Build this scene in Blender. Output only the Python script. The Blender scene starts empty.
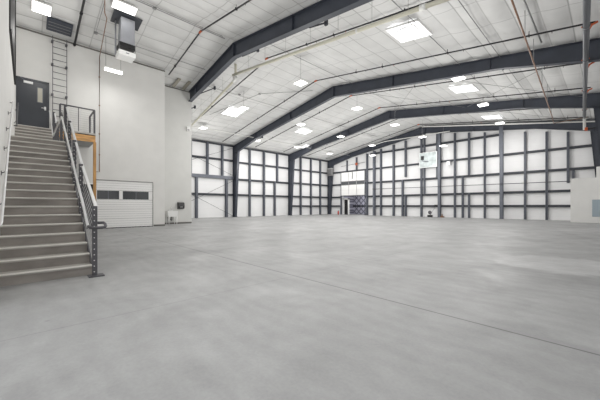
import bpy, bmesh, math, random
from mathutils import Vector, Matrix
random.seed(7)
scene = bpy.context.scene
COL = scene.collection
PI = math.pi
ORG = {}

# ------------------------------------------------------------------ materials
def mat(name, col, rough=0.6, metal=0.0, noise=0.0, nscale=8.0, bump=0.0, emit=None, estr=0.0, spec=0.5, alpha=1.0, stretch=None):
    m = bpy.data.materials.new(name); m.use_nodes = True
    nt = m.node_tree; N = nt.nodes; L = nt.links
    b = N['Principled BSDF']
    b.inputs['Base Color'].default_value = (*col, 1)
    b.inputs['Roughness'].default_value = rough
    b.inputs['Metallic'].default_value = metal
    b.inputs['Specular IOR Level'].default_value = spec
    b.inputs['Alpha'].default_value = alpha
    if emit:
        b.inputs['Emission Color'].default_value = (*emit, 1)
        b.inputs['Emission Strength'].default_value = estr
    tc = N.new('ShaderNodeTexCoord')
    if noise or bump:
        mp = N.new('ShaderNodeMapping'); L.new(tc.outputs['Object'], mp.inputs['Vector'])
        if stretch: mp.inputs['Scale'].default_value = stretch
        n = N.new('ShaderNodeTexNoise'); n.inputs['Scale'].default_value = nscale; n.inputs['Detail'].default_value = 6
        L.new(mp.outputs[0], n.inputs['Vector'])
        if noise:
            r = N.new('ShaderNodeValToRGB')
            r.color_ramp.elements[0].position = 0.3; r.color_ramp.elements[1].position = 0.7
            r.color_ramp.elements[0].color = (*[max(0, c*(1-noise)) for c in col], 1)
            r.color_ramp.elements[1].color = (*[min(1, c*(1+noise)) for c in col], 1)
            L.new(n.outputs['Fac'], r.inputs['Fac']); L.new(r.outputs['Color'], b.inputs['Base Color'])
        if bump:
            bp = N.new('ShaderNodeBump'); bp.inputs['Strength'].default_value = bump; bp.inputs['Distance'].default_value = 0.02
            L.new(n.outputs['Fac'], bp.inputs['Height']); L.new(bp.outputs[0], b.inputs['Normal'])
    return m

def line_mask(N, L, sock, spacing, offset, width):
    """1 on a seam line, 0 elsewhere, every `spacing` metres"""
    def M(op, a, b=None):
        n = N.new('ShaderNodeMath'); n.operation = op
        for i, v in enumerate((a, b)):
            if v is None: continue
            if isinstance(v, (int, float)): n.inputs[i].default_value = v
            else: L.new(v, n.inputs[i])
        return n.outputs[0]
    t = M('SUBTRACT', sock, offset); t = M('DIVIDE', t, spacing); t = M('ADD', t, 0.5); t = M('FRACT', t)
    t = M('SUBTRACT', t, 0.5); t = M('ABSOLUTE', t); t = M('MULTIPLY', t, spacing)
    t = M('DIVIDE', t, width); t = M('SUBTRACT', 1.0, t); return M('MAXIMUM', t, 0.0)

def seam_mat(name, col, rough, seams, dark=0.6, noise=0.05, nscale=1.2, bump=0.15, bscale=5.0):
    m = bpy.data.materials.new(name); m.use_nodes = True
    nt = m.node_tree; N = nt.nodes; L = nt.links; b = N['Principled BSDF']
    b.inputs['Roughness'].default_value = rough
    tc = N.new('ShaderNodeTexCoord'); sp = N.new('ShaderNodeSeparateXYZ'); L.new(tc.outputs['Object'], sp.inputs[0])
    acc = None
    for ax, spacing, off, wd, st in seams:
        k = line_mask(N, L, sp.outputs['XYZ'.index(ax)], spacing, off, wd)
        mu = N.new('ShaderNodeMath'); mu.operation = 'MULTIPLY'; L.new(k, mu.inputs[0]); mu.inputs[1].default_value = st
        if acc is None: acc = mu.outputs[0]
        else:
            a = N.new('ShaderNodeMath'); a.operation = 'MAXIMUM'; L.new(acc, a.inputs[0]); L.new(mu.outputs[0], a.inputs[1]); acc = a.outputs[0]
    n = N.new('ShaderNodeTexNoise'); n.inputs['Scale'].default_value = nscale; n.inputs['Detail'].default_value = 5
    L.new(tc.outputs['Object'], n.inputs['Vector'])
    r = N.new('ShaderNodeValToRGB')
    r.color_ramp.elements[0].position = 0.3; r.color_ramp.elements[1].position = 0.7
    r.color_ramp.elements[0].color = (*[c*(1-noise) for c in col], 1); r.color_ramp.elements[1].color = (*[min(1, c*(1+noise)) for c in col], 1)
    L.new(n.outputs['Fac'], r.inputs['Fac'])
    mx = N.new('ShaderNodeMixRGB'); L.new(acc, mx.inputs['Fac']); L.new(r.outputs[0], mx.inputs[1]); mx.inputs[2].default_value = (*[c*dark for c in col], 1)
    L.new(mx.outputs[0], b.inputs['Base Color'])
    n2 = N.new('ShaderNodeTexNoise'); n2.inputs['Scale'].default_value = bscale; n2.inputs['Detail'].default_value = 4
    L.new(tc.outputs['Object'], n2.inputs['Vector'])
    bp = N.new('ShaderNodeBump'); bp.inputs['Strength'].default_value = bump; bp.inputs['Distance'].default_value = 0.05
    L.new(n2.outputs['Fac'], bp.inputs['Height']); L.new(bp.outputs[0], b.inputs['Normal'])
    return m

def floor_mat():
    m = bpy.data.materials.new('polished_concrete'); m.use_nodes = True
    nt = m.node_tree; N = nt.nodes; L = nt.links; b = N['Principled BSDF']
    tc = N.new('ShaderNodeTexCoord')
    def noise(scale, detail, dist=0.0, stretch=None, rough=0.55):
        n = N.new('ShaderNodeTexNoise'); n.inputs['Scale'].default_value = scale; n.inputs['Detail'].default_value = detail
        n.inputs['Distortion'].default_value = dist; n.inputs['Roughness'].default_value = rough
        if stretch:
            mp = N.new('ShaderNodeMapping'); mp.inputs['Scale'].default_value = stretch; L.new(tc.outputs['Object'], mp.inputs['Vector']); L.new(mp.outputs[0], n.inputs['Vector'])
        else: L.new(tc.outputs['Object'], n.inputs['Vector'])
        return n.outputs['Fac']
    def ramp(f, a, b_, p0=.3, p1=.7):
        r = N.new('ShaderNodeValToRGB'); r.color_ramp.elements[0].position = p0; r.color_ramp.elements[1].position = p1
        r.color_ramp.elements[0].color = (a, a, a, 1); r.color_ramp.elements[1].color = (b_, b_, b_, 1); L.new(f, r.inputs['Fac']); return r.outputs[0]
    def ramp2(f, a, b_, lo, hi):
        r = N.new('ShaderNodeMapRange'); r.interpolation_type = 'SMOOTHSTEP'; r.inputs['From Min'].default_value = lo; r.inputs['From Max'].default_value = hi
        r.inputs['To Min'].default_value = a; r.inputs['To Max'].default_value = b_; L.new(f, r.inputs['Value'])
        cc = N.new('ShaderNodeCombineColor'); [L.new(r.outputs[0], cc.inputs[i]) for i in range(3)]; return cc.outputs[0]
    def mul(a, c):
        x = N.new('ShaderNodeMixRGB'); x.blend_type = 'MULTIPLY'; x.inputs['Fac'].default_value = 1; L.new(a, x.inputs[1]); L.new(c, x.inputs[2]); return x.outputs[0]
    base = N.new('ShaderNodeRGB'); base.outputs[0].default_value = FLOORC
    c = mul(base.outputs[0], ramp(noise(0.35, 3, 0.3), 0.84, 1.08))
    c = mul(c, ramp(noise(1.3, 9, .35, rough=.66), 0.89, 1.07, .34, .66))
    c = mul(c, ramp(noise(9, 8, .3, rough=.7), 0.95, 1.035))
    c = mul(c, ramp(noise(40, 3), 0.95, 1.04))
    # trowel swirls
    vo = N.new('ShaderNodeTexWave'); vo.wave_type = 'RINGS'; vo.inputs['Scale'].default_value = 1.3; vo.inputs['Distortion'].default_value = 9; vo.inputs['Detail'].default_value = 3; vo.inputs['Detail Scale'].default_value = .6
    L.new(tc.outputs['Object'], vo.inputs['Vector'])
    c = mul(c, ramp(vo.outputs['Fac'], .975, 1.02, .2, .8))
    # small dark stains
    st = N.new('ShaderNodeTexVoronoi'); st.inputs['Scale'].default_value = 1.5; L.new(tc.outputs['Object'], st.inputs['Vector'])
    c = mul(c, ramp(st.outputs['Distance'], .80, 1.0, .02, .045))
    for (px, py, r0, r1, g) in ((-.7, 8.0, .9, 1.25, .34), (.2, 4.4, .9, 1.0, .09), (-7.5, 12, 2, 4, .06)):  # pools of light on the floor, painted in as pale patches
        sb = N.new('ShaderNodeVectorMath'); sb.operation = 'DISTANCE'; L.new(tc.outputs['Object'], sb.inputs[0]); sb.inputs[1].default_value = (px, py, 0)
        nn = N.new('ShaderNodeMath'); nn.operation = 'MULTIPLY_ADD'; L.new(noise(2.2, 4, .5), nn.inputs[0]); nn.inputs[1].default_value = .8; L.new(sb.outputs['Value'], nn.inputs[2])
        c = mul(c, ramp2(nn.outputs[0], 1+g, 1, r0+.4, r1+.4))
    # saw-cut control joints
    sp = N.new('ShaderNodeSeparateXYZ'); L.new(tc.outputs['Object'], sp.inputs[0])
    j1 = line_mask(N, L, sp.outputs['Y'], 14.6, 3.36, 0.016); j2 = line_mask(N, L, sp.outputs['X'], 12.2, -3.7, 0.014)
    for j, s in ((j1, .95), (j2, .3)):
        mm = N.new('ShaderNodeMath'); mm.operation = 'MULTIPLY'; L.new(j, mm.inputs[0]); mm.inputs[1].default_value = s
        x = N.new('ShaderNodeMixRGB'); L.new(mm.outputs[0], x.inputs['Fac']); L.new(c, x.inputs[1]); x.inputs[2].default_value = (.06, .06, .06, 1); c = x.outputs[0]
    L.new(c, b.inputs['Base Color'])
    rr = ramp(noise(1.2, 5, 1), 0.42, 0.60); L.new(rr, b.inputs['Roughness'])
    b.inputs['Specular IOR Level'].default_value = 0.35
    bp = N.new('ShaderNodeBump'); bp.inputs['Strength'].default_value = .08; bp.inputs['Distance'].default_value = .01
    L.new(noise(12, 5), bp.inputs['Height']); L.new(bp.outputs[0], b.inputs['Normal'])
    return m

FLOORC = (.330, .331, .331, 1)
M = {}
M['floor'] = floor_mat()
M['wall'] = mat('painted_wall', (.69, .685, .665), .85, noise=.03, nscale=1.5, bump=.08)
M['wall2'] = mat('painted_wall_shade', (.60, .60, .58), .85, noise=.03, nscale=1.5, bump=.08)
M['ceil'] = seam_mat('roof_liner', (.66, .66, .65), .75, [('X', 1.52, -.95, .032, .8), ('X', 1.52, -.19, .028, .55), ('Y', 1.85, .55, .026, .65)], dark=.4, noise=.06, nscale=.9, bump=.35, bscale=2.2)  # real seams, their colour deepened to carry shading at the pillow edges
M['insul'] = seam_mat('wall_liner', (.76, .76, .765), .7, [('Z', .62, .3, .012, .3)], dark=.7, noise=.03, nscale=.7, bump=.2, bscale=2.0)
M['steel'] = mat('slate_steel', (.040, .046, .062), .5, noise=.15, nscale=2)
M['steel_face'] = mat('grey_steel', (.115, .125, .15), .5, noise=.1, nscale=2)
M['reveal_shade'] = mat('shaded_reveal', (.25, .25, .24), .6)
M['girt'] = mat('dark_girt', (.028, .032, .042), .55)
M['pipe_dark'] = mat('black_pipe', (.018, .018, .02), .5)
M['pipe_grey'] = mat('grey_pipe', (.13, .135, .145), .4, metal=.3)
M['pipe_cream'] = mat('cream_pipe', (.62, .60, .50), .5)
M['pipe_white'] = mat('white_pipe', (.75, .75, .72), .45)
M['conduit'] = mat('galvanised_conduit', (.30, .30, .30), .4, metal=.5)
M['copper'] = mat('copper_pipe', (.26, .15, .10), .45, metal=.2)
M['orange'] = mat('orange_coupling', (.50, .10, .03), .5)
M['light'] = mat('lit_lens', (1, 1, 1), .5, emit=(1, .99, .96), estr=4)
M['sky'] = mat('skylight_lens', (1, 1, 1), .5, emit=(.97, .98, 1), estr=2.0)
M['white'] = mat('white_metal', (.84, .84, .83), .4)
M['whiteplastic'] = mat('white_plastic', (.80, .80, .79), .35)
M['black'] = mat('black_void', (.008, .008, .009), .6)
M['blackp'] = mat('black_plastic', (.015, .015, .016), .35)
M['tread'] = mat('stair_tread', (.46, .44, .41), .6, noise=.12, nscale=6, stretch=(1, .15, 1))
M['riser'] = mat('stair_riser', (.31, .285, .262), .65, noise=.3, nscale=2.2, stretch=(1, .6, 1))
M['nosing'] = mat('nosing_strip', (.80, .78, .73), .4)
M['guard'] = mat('guard_steel', (.085, .083, .092), .5)
M['rail'] = mat('bright_rail', (.78, .78, .78), .3, metal=.1)
M['cable'] = mat('steel_cable', (.35, .35, .36), .35, metal=.7)
M['wood'] = mat('fir_lumber', (.50, .27, .09), .55, noise=.3, nscale=4, stretch=(1, 1, .25))
M['ply'] = mat('plywood', (.55, .30, .11), .55, noise=.35, nscale=3, stretch=(.5, .6, 4))
M['door'] = mat('dark_door', (.045, .050, .060), .35, noise=.08, nscale=2)
M['glass_dark'] = mat('dark_glass', (.05, .055, .06), .08, spec=.8)
M['doorlite'] = mat('wired_glass', (.45, .43, .36), .3)
M['blackp2'] = mat('dim_glass', (.09, .095, .10), .5, spec=.2)
M['base'] = mat('grey_baseboard', (.13, .125, .115), .6)
M['duct'] = mat('galvanised_duct', (.36, .37, .40), .5, metal=.25, noise=.12, nscale=1.6)
M['batten'] = mat('tan_batten', (.33, .31, .26), .7)
M['quilt'] = None
M['board'] = mat('clear_board', (.45, .50, .50), .3, noise=.3, nscale=2.2)
M['panelblue'] = mat('blue_grey_panel', (.30, .36, .40), .45)
M['red'] = mat('red_paint', (.5, .05, .03), .4)
M['brown'] = mat('brown_paint', (.20, .10, .05), .6)
M['under'] = mat('landing_underside', (.40, .40, .39), .8)

def quilt():
    m = bpy.data.materials.new('quilted_foil'); m.use_nodes = True
    nt = m.node_tree; N = nt.nodes; L = nt.links; b = N['Principled BSDF']; b.inputs['Roughness'].default_value = .35
    tc = N.new('ShaderNodeTexCoord'); sp = N.new('ShaderNodeSeparateXYZ'); L.new(tc.outputs['Object'], sp.inputs[0])
    a = N.new('ShaderNodeMath'); a.operation = 'ADD'; L.new(sp.outputs['X'], a.inputs[0]); L.new(sp.outputs['Z'], a.inputs[1])
    s = N.new('ShaderNodeMath'); s.operation = 'SUBTRACT'; L.new(sp.outputs['X'], s.inputs[0]); L.new(sp.outputs['Z'], s.inputs[1])
    k1 = line_mask(N, L, a.outputs[0], .8, 0, .2); k2 = line_mask(N, L, s.outputs[0], .8, 0, .2)
    k = N.new('ShaderNodeMath'); k.operation = 'MAXIMUM'; L.new(k1, k.inputs[0]); L.new(k2, k.inputs[1])
    mx = N.new('ShaderNodeMixRGB'); L.new(k.outputs[0], mx.inputs['Fac']); mx.inputs[1].default_value = (.55, .55, .64, 1); mx.inputs[2].default_value = (.10, .10, .14, 1)
    L.new(mx.outputs[0], b.inputs['Base Color']); return m
M['quilt'] = quilt()

# ------------------------------------------------------------------ mesh helpers
class MB:
    def __init__(s): s.v = []; s.f = []; s.sm = []
    def add(s, vs, fs, smooth=False):
        o = len(s.v); s.v += [Vector(v) for v in vs]; s.f += [[i+o for i in f] for f in fs]; s.sm += [smooth]*len(fs); return s
    def box(s, x0, x1, y0, y1, z0, z1, bev=0):
        x0, x1 = min(x0, x1), max(x0, x1); y0, y1 = min(y0, y1), max(y0, y1); z0, z1 = min(z0, z1), max(z0, z1)
        return s.add([(x, y, z) for x in (x0, x1) for y in (y0, y1) for z in (z0, z1)],
                     [(0, 1, 3, 2), (4, 6, 7, 5), (0, 4, 5, 1), (2, 3, 7, 6), (0, 2, 6, 4), (1, 5, 7, 3)])
    def prism(s, pts, axis, a, b):
        """polygon extruded along axis: 'y' -> pts are (x,z); 'x' -> (y,z); 'z' -> (x,y)"""
        def P(p, t): return (p[0], t, p[1]) if axis == 'y' else ((t, p[0], p[1]) if axis == 'x' else (p[0], p[1], t))
        n = len(pts)
        return s.add([P(p, a) for p in pts]+[P(p, b) for p in pts], [list(range(n))[::-1], [n+i for i in range(n)]]+[[i, (i+1) % n, n+(i+1) % n, n+i] for i in range(n)])
    def bar(s, p, q, w, h, up=(0, 0, 1)):
        p = Vector(p); q = Vector(q); d = (q-p).normalized(); up = Vector(up)
        if abs(d.dot(up)) > .99: up = Vector((1, 0, 0))
        r = d.cross(up).normalized()*w/2; u = r.cross(d).normalized()*h/2
        vs = [e+sr*r+su*u for e in (p, q) for sr, su in ((-1, -1), (1, -1), (1, 1), (-1, 1))]
        return s.add(vs, [(3, 2, 1, 0), (4, 5, 6, 7), (0, 1, 5, 4), (1, 2, 6, 5), (2, 3, 7, 6), (3, 0, 4, 7)])
    def tube(s, pts, r, n=10):
        pts = [Vector(p) for p in pts]; rings = []
        rs = r if isinstance(r, (list, tuple)) else [r]*len(pts)
        ref = Vector((0, 0, 1))
        for i, p in enumerate(pts):
            d = (pts[min(i+1, len(pts)-1)]-pts[max(i-1, 0)]).normalized()
            a = d.cross(ref if abs(d.dot(ref)) < .98 else Vector((1, 0, 0))).normalized()
            b = d.cross(a).normalized()
            rings.append([p+(a*math.cos(2*PI*k/n)+b*math.sin(2*PI*k/n))*rs[i] for k in range(n)])
        vs = [v for rg in rings for v in rg]; fs = []
        for i in range(len(pts)-1):
            for k in range(n): fs.append((i*n+k, i*n+(k+1) % n, (i+1)*n+(k+1) % n, (i+1)*n+k))
        s.add(vs, fs, True); o = [list(range(n))[::-1], [(len(pts)-1)*n+k for k in range(n)]]
        base = len(s.v)-len(vs); s.f += [[i+base for i in f] for f in o]; s.sm += [False, False]; return s
    def build(s, name, m, parent=None, bevel=0):
        off = ORG.get(parent.name, Vector()) if parent else Vector()
        me = bpy.data.meshes.new(name); me.from_pydata([v-off for v in s.v], [], s.f)
        me.update(); me.materials.append(m)
        for p, k in zip(me.polygons, s.sm): p.use_smooth = k
        bm = bmesh.new(); bm.from_mesh(me); bmesh.ops.recalc_face_normals(bm, faces=bm.faces); bm.to_mesh(me); bm.free()
        o = bpy.data.objects.new(name, me); COL.objects.link(o)
        if parent: o.parent = parent; ORG[o.name] = off
        if bevel:
            md = o.modifiers.new('bevel', 'BEVEL'); md.width = bevel; md.segments = 2; md.limit_method = 'ANGLE'
        return o
def thing(name, label, cat, loc, group=None):
    o = bpy.data.objects.new(name, None); COL.objects.link(o); o.location = loc; o.empty_display_size = .2
    ORG[o.name] = Vector(loc); o['label'] = label; o['category'] = cat
    if group: o['group'] = group
    return o
def tag(o, label, cat, group=None):
    o['label'] = label; o['category'] = cat
    if group: o['group'] = group
    return o
def struct(o): o['kind'] = 'structure'; return o
def dup(root, loc, label):
    r = root.copy(); COL.objects.link(r); r.location = loc; r['label'] = label
    for ch in list(root.children):
        c = ch.copy(); COL.objects.link(c); c.parent = r
        for g in list(ch.children):
            d = g.copy(); COL.objects.link(d); d.parent = c
    return r

# ------------------------------------------------------------------ dimensions
XL, XR, XC = -28.4, 2.2, -14.0
RZ, SL = 10.12, .16
YE, Y0 = 32.6, -10.0
def roof(x): return RZ-SL*abs(x-XC)
def xr(y): return .8-(y-16.65)*.05     # the right wall runs slightly askew
XW1, XW2 = -18.45, -20.0       # faces of the two interior grey walls
YS = -.33                      # stair side wall
YC1, YC2 = 6.12, 8.42

# ------------------------------------------------------------------ shell
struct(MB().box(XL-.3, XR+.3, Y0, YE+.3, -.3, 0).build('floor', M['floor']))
# quilted roof liner, pillows between straps
mb = MB(); nx, ny = 405, 240; xs = [XL-.05+(XR-XL+.1)*i/nx for i in range(nx+1)]; ys = [Y0+(YE+.1-Y0)*j/ny for j in range(ny+1)]
def sag(x, y):
    a = abs(math.sin(PI*(x+.95)/.76)); b = abs(math.sin(PI*(y-.55)/1.85))
    return .07*(a**.7)*(.45+.55*b**.6)+.02*math.sin(x*2.3+y*1.7)
vs = [(x, y, roof(x)+.075-sag(x, y)) for x in xs for y in ys]
fs = [(i*(ny+1)+j, i*(ny+1)+j+1, (i+1)*(ny+1)+j+1, (i+1)*(ny+1)+j) for i in range(nx) for j in range(ny)]
mb.add(vs, fs, True)
mb.add([(XL-.3, Y0, roof(XL)+.25), (XC, Y0, RZ+.3), (XR+.3, Y0, roof(XR)+.25), (XL-.3, YE+.3, roof(XL)+.25), (XC, YE+.3, RZ+.3), (XR+.3, YE+.3, roof(XR)+.25)], [(0, 1, 4, 3), (1, 2, 5, 4)])
struct(mb.build('ceiling', M['ceil']))
# exterior walls
WL = struct(MB().prism([(Y0, 0), (YE, 0), (YE, roof(XL)+.2), (Y0, roof(XL)+.2)], 'x', XL-.25, XL).build('wall_left', M['insul']))
WR = struct(MB().prism([(xr(Y0)+.02, Y0), (xr(Y0)+.25, Y0), (xr(YE)+.25, YE), (xr(YE)+.02, YE)], 'z', 0, 8.2).build('wall_right', M['insul']))
DX0, DX1, DZ = -25.85, -21.95, 2.64    # end wall opening
mb = MB()
mb.prism([(XL-.2, 0), (DX0, 0), (DX0, roof(DX0)+.2), (XL-.2, roof(XL-.2)+.2)], 'y', YE, YE+.25)
mb.prism([(DX0, DZ), (DX1, DZ), (DX1, roof(DX1)+.2), (DX0, roof(DX0)+.2)], 'y', YE, YE+.25)
mb.prism([(DX1, 0), (XR+.2, 0), (XR+.2, roof(XR+.2)+.2), (XC, RZ+.2), (DX1, roof(DX1)+.2)], 'y', YE, YE+.25)
WB = struct(mb.build('wall_back', M['insul']))
# girts and posts of the end wall
def post_label(o, l=None): return o
for z, x0, x1 in ((1.2, DX1, -2), (1.2, XL, DX0-.1), (2.45, DX1, -2), (2.45, XL, DX0-.1), (4.22, DX1, -.3), (4.22, XL, DX0-.1), (5.97, DX1, -.3), (5.97, XL, DX1), (7.91, -21.2, -6.9)):
    cuts = [x0]+[c for c in (-20.46, -12.45, -6.86) if x0 < c < x1]+[x1]
    for a, b in zip(cuts[:-1], cuts[1:]):
        MB().box(a+.02, b-.02, YE-.2, YE-.001, z-.1, z-.085).box(a+.02, b-.02, YE-.2, YE-.185, z-.1, z+.1).box(a+.02, b-.02, YE-.2, YE-.001, z+.085, z+.1).build('girt', M['girt'], WB)
def bpost(x, z0, z1, w=.15, d=.23, m='steel_face'):
    MB().box(x-w/2, x+w/2, YE-d, YE-d+.02, z0, z1).box(x-w/2, x+w/2, YE-.03, YE-.001, z0, z1).box(x-.02, x+.02, YE-d, YE-.001, z0, z1).build('wall_post', M[m], WB)
def rb(x): return roof(x)-.85
bpost(-21.68, 0, rb(-21.68), .2)
bpost(-26.0, 0, DZ, .14)
for x in (-24.95, -23.35): bpost(x, 5.95, rb(x), .14)
bpost(-19.64, 0, rb(-19.64), .22); bpost(-17.92, 0, rb(-17.92), .22)
bpost(-16.76, 0, 4.3, .2); bpost(-16.38, 0, 2.45, .2); bpost(-16.38, 4.6, rb(-16.38), .2)
bpost(-14.5, 0, rb(-14.5), .2); bpost(-14.16, 2.5, 5.9, .16); bpost(-14.16, 7.2, rb(-14.16), .16)
bpost(-12.78, 4.3, rb(-12.78), .16); bpost(-10.99, 0, rb(-10.99), .17); bpost(-10.24, 0, 4.2, .17)
bpost(-9.66, 0, 2.45, .16); bpost(-9.66, 4.3, rb(-9.66), .17); bpost(-8.28, 0, rb(-8.28), .15)
bpost(-5.14, 0, rb(-5.14)-.02, .16); bpost(-3.66, 0, rb(-3.66)-.05, .16); bpost(-2.31, 3.1, rb(-2.31)-.1, .16); bpost(-2.0, 3.2, 4.1, .16)
# left wall girts, posts
def lgirt(y0, y1, z, h=.2):
    MB().box(XL+.001, XL+.22, y0, y1, z-h/2, z-h/2+.015).box(XL+.2, XL+.22, y0, y1, z-h/2, z+h/2).box(XL+.001, XL+.22, y0, y1, z+h/2-.015, z+h/2).build('girt', M['girt'], WL)
def lpost(y, z0, z1, w=.2):
    MB().box(XL+.24, XL+.26, y-w/2, y+w/2, z0, z1).box(XL+.001, XL+.26, y-.02, y+.02, z0, z1).box(XL+.001, XL+.03, y-w/2, y+w/2, z0, z1).build('wall_post', M['steel_face'], WL)
EV = roof(XL)
YF = [8.3, 16.65, 24.7, 32.32]
lgirt(8.5, 16.5, 6.14); lgirt(8.5, 16.5, 2.42)
MB().box(XL+.001, XL+.3, 8.5, 16.5, 4.1, 4.42).build('header_beam', M['steel_face'], WL)
for z in (6.03, 4.15, 2.43): lgirt(16.8, 24.55, z)
for z in (5.98, 4.2, 2.45, 1.2): lgirt(24.85, 32.2, z)
for y in (10.0, 11.8, 13.55, 15.23): lpost(y, 4.42, EV-.1)
for y in (12.4, 15.73): lpost(y, 0, 4.1, .24)
for y in (18.68, 20.7): lpost(y, 0, EV-.1)
lpost(22.72, 4.2, EV-.1); lpost(22.33, 0, 4.15)
for y in (26.75, 28.69, 30.58): lpost(y, 0, EV-.1)
for a, b in ((8.5, 16.5), (16.8, 24.55), (24.85, 32.2)):
    MB().box(XL+.001, XL+.24, a, b, EV-.16, EV-.02).build('eave_strut', M['girt'], WL)
# ------------------------------------------------------------------ interior grey walls (sloping tops)
def slab(x0, x1, y0, y1, z0=0):
    xs_ = [x0]+([XC] if x0 < XC < x1 else [])+[x1]
    return MB().prism([(x0, z0), (x1, z0)]+[(x, roof(x)+.02) for x in reversed(xs_)], 'y', y0, y1)
W1 = struct(slab(-28.3, XW1, YS, YC1).build('wall_interior', M['wall']))
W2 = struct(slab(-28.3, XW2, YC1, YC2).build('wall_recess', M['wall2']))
WS = struct(slab(XW1+.002, -5.0, YS-.16, YS).build('wall_stair', M['wall']))
struct(MB().box(XW2, XW2+.02, YC1+.02, YC2, 0, .1).build('baseboard_recess', M['base']))
struct(MB().box(XW1, XW1+.02, 5.5, YC1, 0, .1).build('baseboard_interior', M['base']))
struct(MB().bar((XW1+.03, YS, roof(XW1)-.06), (XW1+.03, YC1, roof(XW1)-.06), .05, .05).build('shadow_line_interior', M['base']))  # dark bar standing in for the shadow line along the wall top
struct(MB().bar((XW2+.03, YC1, roof(XW2)-.06), (XW2+.03, YC2, roof(XW2)-.06), .05, .05).build('shadow_line_recess', M['base']))  # same stand-in shadow line above the recessed wall
# high window in the stair side wall
w = struct(MB().box(-15.7, -11.0, YS, YS+.03, 5.95, 9.3).build('window_1', M['black']))
MB().box(-15.76, -15.7, YS, YS+.05, 5.89, 9.3).box(-15.7, -11.0, YS, YS+.05, 5.89, 5.95).build('window_frame', M['black'], w)
# far right enclosure
struct(MB().box(-1.95, .02, 29.3, YE-.02, 0, 3.22).build('wall_partition', M['wall']))
p = MB().box(-.82, -.05, 29.27, 29.299, .44, 1.65).build('electrical_cabinet', M['panelblue'])
tag(p, 'blue grey flat panel mounted low on the short grey enclosure', 'panel')
p = MB().box(-.62, 0, 29.6, 30.9, 3.225, 4.0).build('cover_box', M['wall'], bevel=.02)
tag(p, 'light grey box standing on top of the short grey enclosure', 'box')

# ------------------------------------------------------------------ doors
d = struct(MB().box(XW1, XW1+.04, -.27, .75, 4.63, 7.03).build('door_1', M['door']))
MB().box(XW1, XW1+.07, -.33, -.27, 4.63, 7.1).box(XW1, XW1+.07, .75, .81, 4.63, 7.1).box(XW1, XW1+.07, -.33, .81, 7.03, 7.1).build('door_frame', M['door'], d)
MB().box(XW1+.04, XW1+.05, .4, .57, 6.09, 6.76).build('glass_lite', M['doorlite'], d)
MB().box(XW1+.04, XW1+.06, .37, .4, 6.06, 6.79).box(XW1+.04, XW1+.06, .57, .6, 6.06, 6.79).box(XW1+.04, XW1+.06, .37, .6, 6.06, 6.09).box(XW1+.04, XW1+.06, .37, .6, 6.76, 6.79).build('lite_frame', M['steel_face'], d)
MB().box(XW1+.04, XW1+.1, -.08, .24, 6.86, 6.96).build('door_closer', M['white'], d)
MB().bar((XW1+.08, -.05, 6.98), (XW1+.35, -.2, 7.0), .03, .03).build('closer_arm', M['steel_face'], d)
MB().box(XW1+.04, XW1+.06, .63, .70, 5.75, 5.92).tube([(XW1+.05, .66, 5.83), (XW1+.11, .66, 5.83), (XW1+.11, .53, 5.83)], .018, 8).build('door_handle', M['rail'], d)
# dark doorway under landing
d = struct(MB().box(XW1, XW1+.03, 1.6, 2.56, 0, 2.33).build('door_2', M['black']))
MB().box(XW1, XW1+.05, 1.54, 1.6, 0, 2.39).box(XW1, XW1+.05, 2.56, 2.6, 0, 2.39).box(XW1, XW1+.05, 1.54, 2.6, 2.33, 2.39).build('door_frame', M['white'], d)
# overhead sectional door
OY0, OY1, OZ = 2.68, 5.42, 2.56
d = struct(MB().box(XW1-.01, XW1+.015, OY0, OY1, 0, OZ).build('door_3', M['conduit']))
pn = 5
for i in range(pn):
    z0 = OZ*i/pn; z1 = OZ*(i+1)/pn
    mb = MB()
    if i == 3: # window section
        for a, b in ((OY0, OY0+.03), (3.72, 3.89), (5.21, OY1)): mb.box(XW1+.015, XW1+.05, a, b, z0+.01, z1)
        mb.box(XW1+.015, XW1+.05, OY0, OY1, z0+.01, z0+.03).box(XW1+.015, XW1+.05, OY0, OY1, z1-.02, z1)
    else:
        for k in range(4):
            a = z0+(.012 if k == 0 else .005)+(z1-z0)*k/4; b = z0+(z1-z0)*(k+1)/4-.005
            mb.box(XW1+.015, XW1+.045+.006*(k % 2), OY0, OY1, a, b)
    mb.build('door_section', M['white'], d)
for a, b in ((OY0+.03, 3.72), (3.89, 5.21)):
    g = MB().box(XW1+.02, XW1+.03, a, b, OZ*.6+.03, OZ*.8-.02).build('window_pane', M['glass_dark'], d)
    MB().box(XW1+.03, XW1+.045, (a+b)/2-.015, (a+b)/2+.015, OZ*.6+.03, OZ*.8-.02).build('muntin', M['steel_face'], g)
MB().box(XW1+.0, XW1+.045, OY0-.01, OY1+.01, 0, .04).build('bottom_seal', M['blackp'], d)
MB().box(XW1, XW1+.07, OY1, OY1+.03, 0, OZ+.03).box(XW1, XW1+.07, OY0-.03, OY0, 0, OZ+.03).box(XW1, XW1+.09, OY0, OY1, OZ, OZ+.04).build('door_frame', M['reveal_shade'], d)  # grey of this frame stands in for the shadow band around the door
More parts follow.
